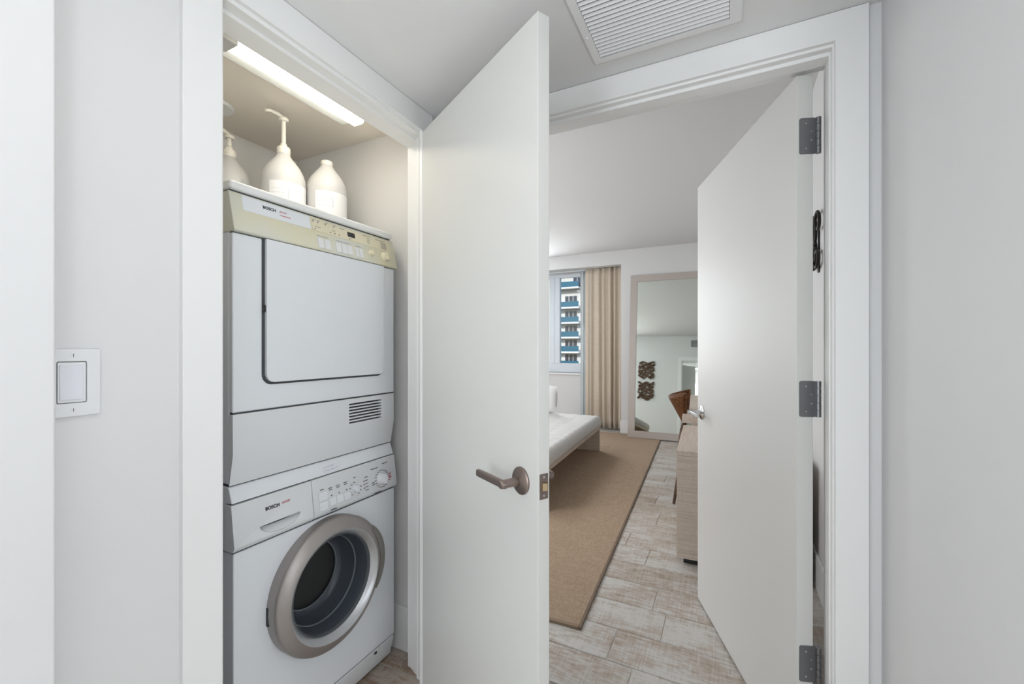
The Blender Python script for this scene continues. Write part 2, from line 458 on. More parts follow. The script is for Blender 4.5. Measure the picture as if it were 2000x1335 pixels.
struct('ceiling', bx((XBL - .1, YD, ZB), (XBR + .1, 6.95, ZB + .1)), mat('bedroom_ceiling_paint', (.72, .72, .72), .85, bump=.05, bscale=250))
struct('baseboard_far', pz_([(-1.387, YF - .013), (XBR, YF - .013), (XBR, YF), (-1.375, YF), (-1.375, YF + .35), (-1.387, YF + .35)], 0, .178), M['trim'], bevel=.003)
struct('baseboard_front', bx((XBL, YB, 0), (-.76, YB + .013, .178)), M['trim'], bevel=.003)
struct('baseboard_right', bx((XBR - .013, YB, 0), (XBR, YF - .013, .178)), M['trim'], bevel=.003)

# window: frame with mullions, glass, sill
win = thing('window_1', None, None, (-2.65, YWN, WZ0), kind='structure')
obj('window_frame', frame_y(WX0, WX1, WZ0, 2.455, WX0 + .06, WX1 - .06, WZ0 + .156, 2.41, 6.79, 6.86), M['window_frame'], win, bevel=.004)
obj('mullion', bx((-2.69, 6.785, WZ0 + .15), (-2.503, 6.862, 2.42)), M['window_frame'], win, bevel=.006)
obj('glazing_bead', bx((-2.63, 6.778, WZ0 + .15), (-2.60, 6.79, 2.42)), M['window_frame'], win, bevel=.003)
obj('pane', bx((-2.51, 6.822, WZ0 + .15), (WX1 - .055, 6.828, 2.42)), M['pane'], win)
obj('pane', bx((WX0 + .055, 6.822, WZ0 + .15), (-2.68, 6.828, 2.42)), M['pane'], win)
obj('window_sill', bx((WX0 - .03, YWN - .03, WZ0 - .03), (WX1 + .03, 6.80, WZ0)), M['trim'], win, bevel=.004)

# ---- door frames: stepped steel frame with flat casing
def frame_trim(name, prof_r, prof_l, ztop, zface_top, mapf):
    """prof: list of (inward coordinate a, depth d); left/right legs and header share the steps. mapf(a,d,z)->xyz"""
    bm = BM()
    # build an inverted-U sweep: for each profile point, path of 4 points (left bottom, left top, right top, right bottom)
    rows = []
    for (ar, dr), (al, dl), zz in zip(prof_r, prof_l, ztop):
        rows.append([bm.verts.new(mapf(al, dl, 0)), bm.verts.new(mapf(al, dl, zz)), bm.verts.new(mapf(ar, dr, zz)), bm.verts.new(mapf(ar, dr, 0))])
    k_ = len(rows)
    for i in range(k_):
        A, B = rows[i], rows[(i + 1) % k_]
        for j in range(3): bm.faces.new((A[j], A[j + 1], B[j + 1], B[j]))
    for j in (0, 3): bm.faces.new([q[j] for q in rows])
    return struct(name, bm, M['trim'], smooth=0, bevel=.002, seg=2)
# closet frame: right leg flares a little behind the door, header steps 9 mm at each stop
pr = [(1.321, -1.018), (1.321, -1.0), (1.259, -1.0), (1.259, -1.0135), (1.276, -1.0137), (1.281, -1.0456), (1.290, -1.0458), (1.300, -1.077), (1.305, -1.078), (1.308, -1.094), (1.312, -1.096), (1.314, -1.115), (1.345, -1.115), (1.345, -1.018)]
pl = [(.484, -1.018), (.484, -1.0), (.562, -1.0), (.562, -1.0135), (.571, -1.0137), (.571, -1.0456), (.58, -1.0458), (.58, -1.077), (.58, -1.078), (.58, -1.094), (.58, -1.096), (.58, -1.115), (.545, -1.115), (.545, -1.018)]
zt = [ZH - .001, ZH - .001, 2.045, 2.045, 2.035, 2.035, 2.026, 2.026, 2.026, 2.026, 2.026, 2.026, 2.07, 2.07]
frame_trim('trim_1', pr, pl, zt, 2.045, lambda a, d, z: (d, a, z))
# bedroom frame
pr = [(.325, 1.398), (.325, 1.380), (.2545, 1.380), (.2545, 1.394), (.2505, 1.3945), (.2505, 1.415), (.2465, 1.4155), (.2465, 1.462), (.2515, 1.463), (.2515, 1.513), (.262, 1.513), (.262, 1.398)]
pl = [(-.742, 1.398), (-.742, 1.380), (-.672, 1.380), (-.672, 1.394), (-.668, 1.3945), (-.668, 1.415), (-.662, 1.4155), (-.662, 1.462), (-.668, 1.463), (-.668, 1.513), (-.68, 1.513), (-.68, 1.398)]
zt = [ZH - .001, ZH - .001, 2.050, 2.050, 2.043, 2.043, 2.033, 2.033, 2.048, 2.048, 2.068, 2.068]
frame_trim('trim_2', pr, pl, zt, 2.05, lambda a, d, z: (a, d, z))
# bedroom-side casing
bm = py_([(-.76, 0), (-.76, 2.15), (.345, 2.15), (.345, 0), (.265, 0), (.265, 2.065), (-.68, 2.065), (-.68, 0)], YB, YB + .016)
struct('trim_3', bm, M['trim'], bevel=.003)

# ------------------------------------------------------------------ doors
def lever(parent, t, z, ysgn, y0, toward, m, length=.115, rr=.034):
    """rosette + stem + lever on a door face in the door's frame"""
    f = lambda r_, a, h: (t + r_ * math.cos(a), y0 + ysgn * h, z + r_ * math.sin(a))
    h = obj('lever_handle', lathe(BM(), [(0, 0), (rr, 0), (rr, .004), (rr - .003, .007), (.017, .0085), (.0125, .012), (0, .012)], f, 32), m, parent, world=False)
    obj('stem', lathe(BM(), [(0, .010), (.011, .010), (.0105, .05), (.0105, .060), (.008, .064), (0, .064)], f, 20), m, h, world=False)
    bm = BM(); s = toward
    prof = [(-.0095, -.006), (.0095, -.006), (.0095, .002), (.007, .005), (-.007, .005), (-.0095, .002)]
    rings = []
    for a, k_ in ((-.010, .95), (0, 1), (.03, 1.0), (.07, 1.0), (length - .004, .98), (length, .88)):
        rings.append([bm.verts.new((t + s * a, y0 + ysgn * (.056 + q * k_), z + pz * k_)) for pz, q in prof])
    for A, B in zip(rings, rings[1:]):
        for i in range(6): bm.faces.new((A[i], A[(i + 1) % 6], B[(i + 1) % 6], B[i]))
    bm.faces.new(rings[0]); bm.faces.new(rings[-1][::-1])
    obj('lever', bm, m, h, world=False, bevel=.0012, seg=2, smooth=50)
    return h

def hinge(parent, x, y, z, sgn, pin):
    """butt hinge: leaf on the door's edge (local x=0), knuckle at pin"""
    bm = prism(BM(), rrect(y[0], z - .052, y[1], z + .052, .006), lambda u, v, w: (w, u, v), x - .0025, x + .001)
    h = obj('hinge', bm, M['hinge'], parent, world=False)
    for k_ in range(5):
        f = lz(pin[0], pin[1]); z0 = z - .052 + k_ * .0208
        obj('knuckle', lathe(BM(), [(0, z0 + .0006), (.0072, z0 + .0006), (.0072, z0 + .0202), (0, z0 + .0202)], f, 14), M['hinge'], h, world=False)
    ya = y[0] + (y[1] - y[0]) * .30; yb = y[0] + (y[1] - y[0]) * .62
    for yy, dz in ((yb, .036), (ya, .013), (ya, -.013), (yb, -.036)):
        f = lambda r_, a, hh: (x - .0025 - hh, yy + r_ * math.cos(a), z + dz + r_ * math.sin(a))
        obj('screw', lathe(BM(), [(.0032, -.0004), (.0026, .0009), (0, .0004)], f, 10), M['chrome'], h, world=False)
    return h

# closet door, half open towards the hall
d1 = Vector((.8757, -.4829)); a1 = math.atan2(d1.y, d1.x)
door1 = thing('door_1', None, None, (-1.0335, 1.279, 0), a1, kind='structure')
obj('door_slab', bx((.0, 0, .012), (.727, .035, 2.040)), M['door'], door1, world=False, bevel=.0015)
lever(door1, .6605, .917, -1, 0, -1, M['bronze'], .122)
lever(door1, .6605, .917, 1, .035, -1, M['bronze'], .122)
lp = obj('latch_plate', prism(BM(), rrect(.005, .917 - .030, .0295, .917 + .030, .002), lambda u, v, w: (w, u, v), .7265, .7285), M['bronze'], door1, world=False)
obj('latch_bolt', prism(BM(), [(.011, 0), (.024, 0), (.024, .007), (.020, .009), (.011, .003)], lambda u, v, w: (.7285 + v, u, .917 + w), -.009, .009), mat('brass_latch', (.55, .42, .27), .3, 1), lp, world=False)
for dz in (-.022, .022):
    obj('screw', lathe(BM(), [(.0034, -.0005), (.003, .0006), (0, .0002)], lambda r_, a, h: (.7285 + h, .017 + r_ * math.cos(a), .917 + dz + r_ * math.sin(a)), 10), M['chrome'], lp, world=False)
for z in (.30, 1.05, 1.80):
    hinge(door1, .0, (.004, .035), z, 1, (-.006, .040))

# bedroom door, open into the bedroom
d2 = Vector((-.352, .936)).normalized(); a2 = math.atan2(d2.y, d2.x)
door2 = thing('door_2', None, None, (.1826, 1.4816, 0), a2, kind='structure')
obj('door_slab', bx((0, -.044, .010), (.882, 0, 2.036)), M['door'], door2, world=False, bevel=.0015)
lever(door2, .815, .935, 1, 0, -1, M['chrome'], .112)
lever(door2, .815, .935, -1, -.044, -1, M['chrome'], .112)
for z in (1.858, 1.098, .332):
    hinge(door2, 0, (-.0515, -.006), z, 1, (-.003, -.0565))

# ------------------------------------------------------------------ washing machine and dryer
XF = -1.197
def yz(pts, y0, y1): return prism(BM(), pts, lambda u, v, w: (u, w, v), y0, y1)     # (x,z) profile swept along y
ML, MR = .698, 1.328

dry = thing('dryer', 'white front-loading dryer stacked on top of the washing machine, yellowed control panel', 'dryer', (-1.49, 1.01, .868))
obj('cabinet', bx((-1.79, ML, .87), (-1.212, MR - .003, 1.676)), M['enamel'], dry, bevel=.006)
obj('lid', bx((-1.80, ML - .006, 1.679), (-1.198, 1.322, 1.704)), M['lid'], dry, bevel=.009, seg=3)
FD = [(-1.211, 1.676), (-1.184, 1.563)]       # fascia slope
fas = obj('control_panel', yz([(-1.24, 1.676), (-1.211, 1.676), (-1.184, 1.566), (-1.187, 1.5625), (-1.24, 1.5625)], ML - .003, 1.334), M['cream'], dry, bevel=.004, seg=3)
def plate(u0, z0, u1, z1, S_, th=.0008, r_=.001, lift=0):
    mt = panel_frame((u0 + u1) / 2, (z0 + z1) / 2, S_); w, h = (u1 - u0) / 2, (z1 - z0) / 2
    bm = prism(BM(), rrect(-w, -h, w, h, r_, 3), lambda u, v, q: (u, v, q), -.002, th + lift)
    bmesh.ops.transform(bm, matrix=mt, verts=bm.verts); return bm
obj('printed_strip', plate(.728, 1.6275, .945, 1.672, FD), M['enamel'], fas)
obj('printed_field', plate(.951, 1.6265, 1.309, 1.669, FD), M['cream_light'], fas)
obj('display', plate(1.097, 1.640, 1.131, 1.658, FD, .0012), M['black'], fas)
def dial(name, u, z, S_, r_, h, m, parent, n_=24):
    mt = panel_frame(u, z, S_)
    bm = lathe(BM(), [(r_ * 1.15, -.001), (r_ * 1.12, .002), (r_, .004), (r_ * .88, h), (r_ * .8, h + .0015), (0, h + .0015)], lambda q, a, hh: (q * math.cos(a), q * math.sin(a), hh), n_)
    bmesh.ops.transform(bm, matrix=mt, verts=bm.verts)
    o = obj(name, bm, m, parent)
    bm = box(BM(), (-r_ * .16, -r_ * .92, h - .001), (r_ * .16, r_ * .92, h + .005)); bmesh.ops.transform(bm, matrix=mt, verts=bm.verts)
    return o, bm
dk, gb = dial('dial', 1.199, 1.600, FD, .0115, .009, M['cream_light'], fas); 
dk2, gb2 = dial('dial', 1.272, 1.6, FD, .0175, .012, M['cream_light'], fas)
for g in (gb, gb2): obj('dial_grip', g, M['cream_light'], fas, bevel=.001)
for (u0, u1) in ((.963, .986), (.990, 1.012), (1.035, 1.057), (1.060, 1.082), (1.085, 1.106), (1.121, 1.137), (1.140, 1.156)):
    obj('button', plate(u0, 1.572, u1, 1.606, FD, .0018, .002), M['enamel_warm'], fas)
text_on('lettering', 'BOSCH', .0125, panel_frame(.787, 1.6505, FD) @ Matrix.Translation((0, 0, .001)), M['ink'], fas, bold=.0004)
text_on('lettering', 'AXXIS', .0085, panel_frame(.838, 1.6525, FD) @ Matrix.Translation((0, 0, .001)), M['ink_red'], fas, shear=.3)
text_on('lettering', 'condensation', .0068, panel_frame(.838, 1.6425, FD) @ Matrix.Translation((0, 0, .001)), M['ink_red'], fas)
def marks(name, spots, S_, parent, m):
    bm = BM()
    for (u, z, w, h) in spots:
        mt = panel_frame(u, z, S_) @ Matrix.Translation((0, 0, .0008))
        q = box(BM(), (-w / 2, -h / 2, -.0005), (w / 2, h / 2, .0004)); bmesh.ops.transform(q, matrix=mt, verts=q.verts)
        me_ = bpy.data.meshes.new('g'); q.to_mesh(me_); q.free(); bm.from_mesh(me_); bpy.data.meshes.remove(me_)
    o = obj(name, bm, m, parent, smooth=0); o['kind'] = 'stuff'; return o
sp_ = []
for u in (.957, .975, 1.005, 1.039): sp_.append((u, 1.659, .004, .004)); sp_.append((u + .004, 1.6645, .012, .0016))
sp_ += [(.960, 1.633, .004, .004), (1.022, 1.636, .004, .004), (1.040, 1.636, .004, .004), (1.058, 1.636, .004, .004), (1.103, 1.632, .004, .004)]
sp_ += [(.972, 1.642, .020, .0016), (1.036, 1.645, .014, .0016), (1.075, 1.662, .02, .0016), (1.11, 1.6345, .010, .0014), (1.19, 1.663, .035, .0016), (1.26, 1.661, .05, .0016)]
for k_ in range(4): sp_.append((1.195, 1.654 - k_ * .0055, .016 - .003 * (k_ % 2), .0014))
for k_ in range(8): sp_.append((1.272 + .002 * (k_ % 2), 1.655 - k_ * .0034, .030, .0012))
marks('panel_print', sp_, FD, fas, M['ink_grey'])
marks('button_print', [(.985, 1.613, .044, .0016), (1.07, 1.613, .062, .0016), (1.137, 1.612, .022, .0016)], FD, fas, M['ink_blue'])

fr = obj('front_panel', bx((-1.214, ML, 1.068), (-1.197, MR, 1.561)), M['enamel'], dry, bevel=.0045, seg=3)
gp = obj('door_seal', prism(BM(), rrect(.779, 1.1385, 1.2625, 1.561, (.030, .028, .001, .001)), lambda u, v, w: (w, u, v), -1.20, -1.1955), M['grey_gap'], dry)
dr = obj('door', prism(BM(), rrect(.7875, 1.1455, 1.2595, 1.5605, (.025, .025, .001, .001)), lambda u, v, w: (w, u, v), -1.198, -1.186), M['enamel'], dry, bevel=.004, seg=3)
obj('door_latch', bx((-1.196, .7795, 1.349), (-1.189, .786, 1.369)), M['black'], dr)
low = carve(yz([(-1.214, 1.0635), (-1.1965, 1.0635), (-1.1955, .9545), (-1.212, .868), (-1.214, .868)][::-1], ML, MR - .003),
            [bx((-1.222, 1.098, .9755 + k_ * .01085), (-1.15, 1.2565, .9755 + k_ * .01085 + .0062)) for k_ in range(7)])
obj('seam_shade_strip', bx((-1.30, ML + .002, 1.062), (-1.2005, MR - .002, 1.070)), M['grey_gap'], dry)  # dark strips painting the shade inside the dryer's panel seams
obj('seam_shade_strip', bx((-1.30, ML + .002, 1.674), (-1.2115, 1.318, 1.681)), M['grey_gap'], dry)
obj('seam_shade_strip', bx((-1.30, ML + .002, 1.559), (-1.2, MR - .002, 1.564)), M['grey_gap'], dry)
lo = obj('lower_panel', low, M['enamel_warm'], dry, smooth=30)
obj('vent_backing', bx((-1.2125, 1.09, .97), (-1.2115, 1.262, 1.055)), M['black'], lo)

wsh = thing('washing_machine', 'white front-loading washing machine standing on the closet floor under the dryer', 'washing machine', (-1.49, 1.01, 0))
DC = (1.004, .468)
cut = lathe(BM(), [(0, -1.30), (.176, -1.30), (.176, -1.15), (0, -1.15)], lx(*DC), 48)
cab = carve(bx((-1.79, ML + .002, .0975), (XF, MR + .002, .6845)), [cut])
obj('base', bx((-1.785, ML + .004, .028), (-1.24, MR, .0985)), M['enamel'], wsh)
obj('cabinet', cab, M['enamel'], wsh, smooth=30, bevel=.004, seg=2)
FW = [(-1.198, .8165), (-1.183, .705)]
obj('top_cover', yz([(-1.79, .6875), (-1.231, .6875), (-1.231, .8175), (-1.214, .8195), (-1.1985, .8205), (-1.212, .858), (-1.217, .864), (-1.79, .864)], ML - .001, 1.326), M['enamel'], wsh, bevel=.003)
pan = [(-1.23, .8165), (-1.198, .8165), (-1.183, .705), (-1.1885, .694), (-1.193, .6905), (-1.23, .6905)]
cp = obj('control_panel', yz(pan, .9455, 1.331), M['enamel_warm'], wsh, bevel=.0035, seg=3)
# drawer with the scooped grip
seg_ = []
for k_ in range(17):
    a = PI + PI * k_ / 16; seg_.append((.832 + .064 * math.cos(a), .7365 + .031 * math.sin(a)))
scoop = prism(BM(), seg_, lambda u, v, w: (w, u, v), -1.222, -1.10)
drw = obj('detergent_drawer', carve(yz(pan, ML - .0035, .9425), [scoop]), M['enamel_warm'], wsh, smooth=35)
bm = BM(); N_ = 16                                             # scooped floor rising to the lower lip
top_ = [bm.verts.new((-1.2055, .832 + .0625 * math.cos(PI + PI * k_ / N_), .7365 - .0105 * math.sin(PI * k_ / N_) ** .7)) for k_ in range(N_ + 1)]
bot_ = [bm.verts.new((-1.1845, .832 + .0635 * math.cos(PI + PI * k_ / N_), .7365 + .0305 * math.sin(PI + PI * k_ / N_))) for k_ in range(N_ + 1)]
for k_ in range(N_): bm.faces.new((top_[k_], top_[k_ + 1], bot_[k_ + 1], bot_[k_]))
obj('grip_scoop', bm, M['enamel_warm'], drw)
obj('grip_shade_sheet', bx((-1.2225, .770, .705), (-1.2195, .894, .7365)), M['black'], drw)  # black sheet standing in for the shade deep inside the grip
text_on('lettering', 'BOSCH', .0135, panel_frame(.787, .7745, FW) @ Matrix.Translation((0, 0, .0004)), M['ink'], drw, bold=.00045)
text_on('lettering', 'AXXIS', .0095, panel_frame(.838, .778, FW) @ Matrix.Translation((0, 0, .0004)), M['ink_red'], drw, shear=.3)
# buttons
for (u0, z0, u1, z1) in ((.9655, .743, .9985, .771), (.9655, .711, .9985, .739), (1.004, .717, 1.0325, .742), (1.0345, .717, 1.063, .742), (1.065, .717, 1.0945, .742)):
    mt = panel_frame((u0 + u1) / 2, (z0 + z1) / 2, FW)
    obj('button', plate(u0, z0, u1, z1, FW, .003, .003), M['enamel'], cp, bevel=.001)
kk, g1 = dial('dial', 1.119, .742, FW, .0125, .012, M['enamel'], cp)
kk2, g2 = dial('dial', 1.250, .742, FW, .021, .016, M['enamel'], cp, 32)
obj('dial_grip', g1, M['enamel'], cp, bevel=.001); obj('dial_grip', g2, M['enamel'], cp, bevel=.0015)
sp_ = [(.980, .778, .014, .0024)]
for u, z in ((1.015, .7545), (1.046, .7545), (1.078, .7555)): sp_ += [(u + .001, z - .0055, .0042, .0042), (u - .002, z + .020, .016, .0022), (u - .001, z + .014, .013, .0022)]
sp_ += [(1.020, .703, .024, .004), (1.118, .781, .010, .003)]
for a in range(-60, 250, 32):
    if 20 < a < 70: continue
    sp_.append((1.119 + .025 * math.cos(R(a)), .742 + .023 * math.sin(R(a)), .007, .0024))
for k_ in range(3): sp_.append((1.160, .756 - k_ * .0125, .0042, .0042))
for k_ in range(5): sp_.append((1.172, .768 - k_ * .0115, .015, .0022))
for a in range(60, 320, 20): sp_.append((1.250 + .0335 * math.cos(R(a)), .742 + .0315 * math.sin(R(a)), .008, .0025))
for a in (30, 45): sp_.append((1.250 + .034 * math.cos(R(a)), .742 + .031 * math.sin(R(a)), .008, .0025))
sp_ += [(1.215, .788, .036, .0032), (1.272, .796, .028, .0032), (1.222, .6985, .036, .0032), (1.204, .738, .012, .003), (1.204, .731, .012, .003)]
marks('panel_print', sp_, FW, cp, M['ink_grey'])
marks('red_print', [(1.291, .7505, .020, .0022), (1.290, .742, .018, .003), (1.290, .736, .02, .003), (1.287, .728, .014, .0022)], FW, cp, M['ink_red'])
# door: lathe ring, handle, glass bowl, drum
lx_ = lx(*DC)
ring_prof = [(.212, -1.1975), (.212, -1.172), (.2125, -1.164), (.210, -1.157), (.205, -1.153), (.180, -1.1385), (.1755, -1.138), (.174, -1.142), (.174, -1.172), (.2, -1.196)]
dw = obj('door', lathe(BM(), ring_prof, lx_, 72, close=True), M['steel_silver'], wsh)
obj('bezel_ring', lathe(BM(), [(.1758, -1.1405), (.1750, -1.1382), (.1735, -1.1385), (.158, -1.1560), (.1548, -1.160), (.1548, -1.174), (.1758, -1.174)], lx_, 72, close=True), M['bezel'], dw, label='brighter silver inner rim')
obj('inner_bezel', lathe(BM(), [(.1555, -1.158), (.1535, -1.157), (.1505, -1.163), (.149, -1.178), (.1555, -1.178)], lx_, 64, close=True), M['gasket'], dw)
bw = obj('door_bowl', lathe(BM(), [(.1505, -1.166), (.1465, -1.176), (.1445, -1.186), (.139, -1.215), (.1385, -1.219), (.135, -1.240), (.129, -1.262), (.122, -1.275), (.112, -1.281), (.108, -1.281)], lx_, 64), M['bowl'], dw)
obj('door_glass', lathe(BM(), [(.109, -1.281), (.09, -1.286), (.05, -1.291), (0, -1.293)], lx_, 56), M['door_glass'], dw)
obj('glass_rib', lathe(BM(), [(.1405, -1.212), (.1385, -1.211), (.137, -1.216), (.139, -1.217)], lx_, 64, close=True), M['rib'], bw)
obj('glass_rib', lathe(BM(), [(.1120, -1.279), (.1085, -1.2785), (.1075, -1.282), (.111, -1.283)], lx_, 64, close=True), M['rib'], bw)
hp = [(.2145, -1.1965), (.2215, -1.185), (.2225, -1.165), (.217, -1.152), (.207, -1.1475), (.192, -1.1435), (.191, -1.150), (.203, -1.160)]
bm = BM(); rings = []
for k_ in range(25):
    a = R(-30 + 66 * k_ / 24); e_ = math.sin(PI * k_ / 24) ** .55
    rings.append([bm.verts.new(lx_(r_ + (.0145 * e_ - .008) * (1 if r_ > .21 else .1), a, h + .002 * e_)) for r_, h in hp])
for A, B in zip(rings, rings[1:]):
    for i in range(len(hp)): bm.faces.new((A[i], A[(i + 1) % len(hp)], B[(i + 1) % len(hp)], B[i]))
bm.faces.new(rings[0]); bm.faces.new(rings[-1][::-1])
obj('door_handle', bm, M['handle_dark'], dw, label='darker grey grip on the door rim')
obj('door_hinge', bx((-1.199, .7915, .435), (-1.186, .80, .49)), M['black'], dw, bevel=.003)
dm = obj('drum', lathe(BM(), [(.176, -1.21), (.165, -1.235), (.172, -1.26), (.225, -1.29), (.235, -1.33), (.235, -1.60), (.2, -1.63), (0, -1.64)], lx_, 56), M['drum'], wsh)
for k_ in range(3):
    a = R(25 + 120 * k_); ca, sa = math.cos(a), math.sin(a)
    bm = BM(); Lp = [(.234, -.03), (.19, -.008), (.19, .008), (.234, .03)]
    A = [bm.verts.new((-1.31, DC[0] + r_ * ca - t_ * sa, DC[1] + r_ * sa + t_ * ca)) for r_, t_ in Lp]; B = [bm.verts.new((-1.60, q.co.y, q.co.z)) for q in A]
    for i in range(4): bm.faces.new((A[i], A[(i + 1) % 4], B[(i + 1) % 4], B[i]))
    bm.faces.new(A); bm.faces.new(B[::-1])
    obj('drum_paddle', bm, M['drum'], dm, bevel=.004)
obj('seam_shade_strip', yz([(-1.232, .690), (-1.203, .690), (-1.209, .812), (-1.209, .8195), (-1.232, .8195)], ML + .001, 1.322), M['grey_gap'], wsh)  # dark strips painting the shade inside the washer's panel seams
obj('seam_shade_strip', bx((-1.30, ML + .004, .682), (-1.2005, MR - .001, .6915)), M['grey_gap'], wsh)
obj('seam_shade_strip', bx((-1.60, ML + .004, .8635), (-1.222, 1.318, .8685)), M['grey_gap'], wsh)
kp = obj('kick_panel', yz([(-1.24, .012), (-1.216, .012), (-1.2, .075), (-1.1985, .093), (-1.24, .093)], ML + .002, MR), M['enamel_warm'], wsh, bevel=.003)
obj('filter_tab', bx((-1.203, 1.222, .079), (-1.194, 1.232, .085)), M['grey_gap'], kp)
obj('kick_shade_strip', bx((-1.25, ML + .01, .0925), (-1.203, MR - .002, .0965)), M['grey_gap'], kp)  # dark strip painting the shade in the gap above the kick panel
for (x, y) in ((-1.26, .76), (-1.26, 1.27), (-1.73, .76), (-1.73, 1.27)):
    obj('foot', lathe(BM(), [(0, 0), (.02, 0), (.02, .012), (.008, .014), (.008, .03), (0, .03)], lz(x, y), 14), M['black'], wsh)

# handwritten note taped on the washer's top edge
FT = [(-1.212, .858), (-1.198, .8195)]
nt = obj('paper_note', plate(.996, .8245, 1.066, .851, FT, .0006, .001, .0006), M['paper'])
tag(nt, 'small white paper note with faint blue handwriting taped above the washer controls', 'note')
random.seed(3)
bm = BM(); mt = panel_frame(1.03, .838, FT) @ Matrix.Translation((0, 0, .0012))
for (u0, u1, v0) in ((-.030, -.021, .005), (-.017, .008, .006), (-.028, -.012, -.006), (-.008, .012, -.005), (.016, .024, -.003)):
    pts = []; nn = max(5, int((u1 - u0) / .0011))
    for i in range(nn + 1):
        u = u0 + (u1 - u0) * i / nn
        pts.append(mt @ Vector((u, v0 + .0024 * math.sin(i * 2.3) * (.5 + random.random()), 0)))
    tube(bm, pts, .00035, 4)
obj('handwriting', bm, mat('blue_pen', (.22, .28, .42), .6), nt)['kind'] = 'stuff'

# ------------------------------------------------------------------ jugs on the dryer
def make_jug(name, label, loc, rot, pump, ph=.112, s=1.0, aim=0.0):
    t_ = thing(name, label, 'jug', loc, rot, 'detergent jugs on the dryer')
    f = lz(0, 0)
    prof = [(0, 0), (.066, 0), (.073, .006), (.0755, .02), (.0755, .165), (.0745, .178), (.069, .198), (.058, .220), (.043, .240), (.030, .256), (.0235, .266), (.0215, .272), (.0215, .276)]
    prof = [(a * s, b_ * s) for a, b_ in prof]
    obj('body', lathe(BM(), prof, f, 40), M['jug'], t_, world=False)
    z1 = .272 * s
    cap = [(0, z1), (.0225, z1), (.0235, z1 + .003), (.0235, z1 + .022), (.021, z1 + .026), (.0, z1 + .026)]
    if not pump:
        obj('cap', lathe(BM(), [(0, z1), (.0225, z1), (.0228, z1 + .003), (.0228, z1 + .013), (.0205, z1 + .016), (0, z1 + .016)], f, 28), M['pump'], t_, world=False)
    else:
        p_ = obj('pump', lathe(BM(), cap, f, 28), M['pump'], t_, world=False)
        zt_ = z1 + .024
        obj('pump_stem', lathe(BM(), [(.013, zt_), (.012, zt_ + .014), (.0078, zt_ + .018), (.0078, zt_ + ph), (0, zt_ + ph)], f, 18), M['pump'], p_, world=False)
        zc = zt_ + ph - .004
        obj('pump_head', lathe(BM(), [(0, zc), (.014, zc), (.0175, zc + .005), (.0175, zc + .010), (.012, zc + .016), (0, zc + .017)], f, 22), M['pump'], p_, world=False)
        ca, sa = math.cos(aim), math.sin(aim)
        obj('spout', tube(BM(), [(0, 0, zc + .012), (.03 * ca, .03 * sa, zc + .016), (.062 * ca, .062 * sa, zc + .012), (.080 * ca, .080 * sa, zc + .002)], [.0075, .0068, .0058, .005], 12), M['pump'], p_, world=False)
    # paper label wrapped round the front (towards +x)
    lb = obj('label', lathe(BM(), [(.0760 * s, .05 * s), (.0764 * s, .05 * s), (.0764 * s, .148 * s), (.0760 * s, .148 * s)], f, 24, R(-72), R(66), close=True), M['jug_label'], t_, world=False)
    bm = BM()
    for (z0, z1_, q0, q1) in ((.118, .1192, -66, -22), (.104, .1052, -66, -22), (.09, .0912, -66, -22)):
        lathe(bm, [(.0765 * s, z0 * s), (.0768 * s, z0 * s), (.0768 * s, z1_ * s), (.0765 * s, z1_ * s)], f, 8, R(q0), R(q1), close=True)
    lathe(bm, [(.0765 * s, .085 * s), (.0768 * s, .085 * s), (.0768 * s, .12 * s), (.0765 * s, .12 * s)], f, 2, R(-24), R(-22), close=True)
    obj('label_print', bm, M['ink_grey'] if False else mat('pale_grey_print', (.62, .63, .68), .6), lb, world=False)['kind'] = 'stuff'
    return t_
JZ = 1.7045
make_jug('detergent_jug', 'white plastic jug with tall pump dispenser nearest the dryer front edge', (-1.50, 1.062, JZ), 0, True, .105, 1.0, R(-82))
make_jug('detergent_jug', 'white plastic jug with plain cap and no pump, right end of the dryer top', (-1.438, 1.206, JZ), 0, False)
make_jug('detergent_jug', 'white plastic jug mostly hidden behind the tall pump jug and the capped jug', (-1.655, 1.213, JZ), 0, False, s=.97)
make_jug('detergent_jug', 'white plastic jug with pump at the left back of the dryer top', (-1.71, .985, JZ), 0, True, .052, 1.0, R(-60))

# ------------------------------------------------------------------ closet light, ceiling plate
fl = thing('closet_light', 'slim lit fluorescent strip light under the closet ceiling above the dryer', 'light', (-1.24, .88, 2.145))
obj('housing', prism(BM(), [(-1.310, 2.1445), (-1.310, 2.096), (-1.306, 2.092), (-1.192, 2.092), (-1.188, 2.1445)], lambda u, v, w: (u, w, v), .64, 1.168), mat('fixture_grey_enamel', (.60, .62, .61), .45), fl, bevel=.002)
obj('diffuser', prism(BM(), [(-1.249, 2.0925), (-1.249, 2.078), (-1.243, 2.073), (-1.203, 2.073), (-1.197, 2.078), (-1.197, 2.0925)], lambda u, v, w: (u, w, v), .712, 1.1665), M['diffuser'], fl)
obj('end_cap', prism(BM(), [(-1.252, 2.093), (-1.252, 2.070), (-1.193, 2.070), (-1.193, 2.093)], lambda u, v, w: (u, w, v), .655, .711), mat('fixture_end_cap', (.55, .56, .55), .4), fl, bevel=.002)
cpz = obj('ceiling_cover_plate', lathe(BM(), [(0, 2.1445), (.064, 2.1445), (.064, 2.140), (.058, 2.136), (.05, 2.1385), (0, 2.1385)], lz(-1.70, .925), 32), M['trim'])
tag(cpz, 'round white cover plate on the closet ceiling above the left pump jug', 'cover plate')

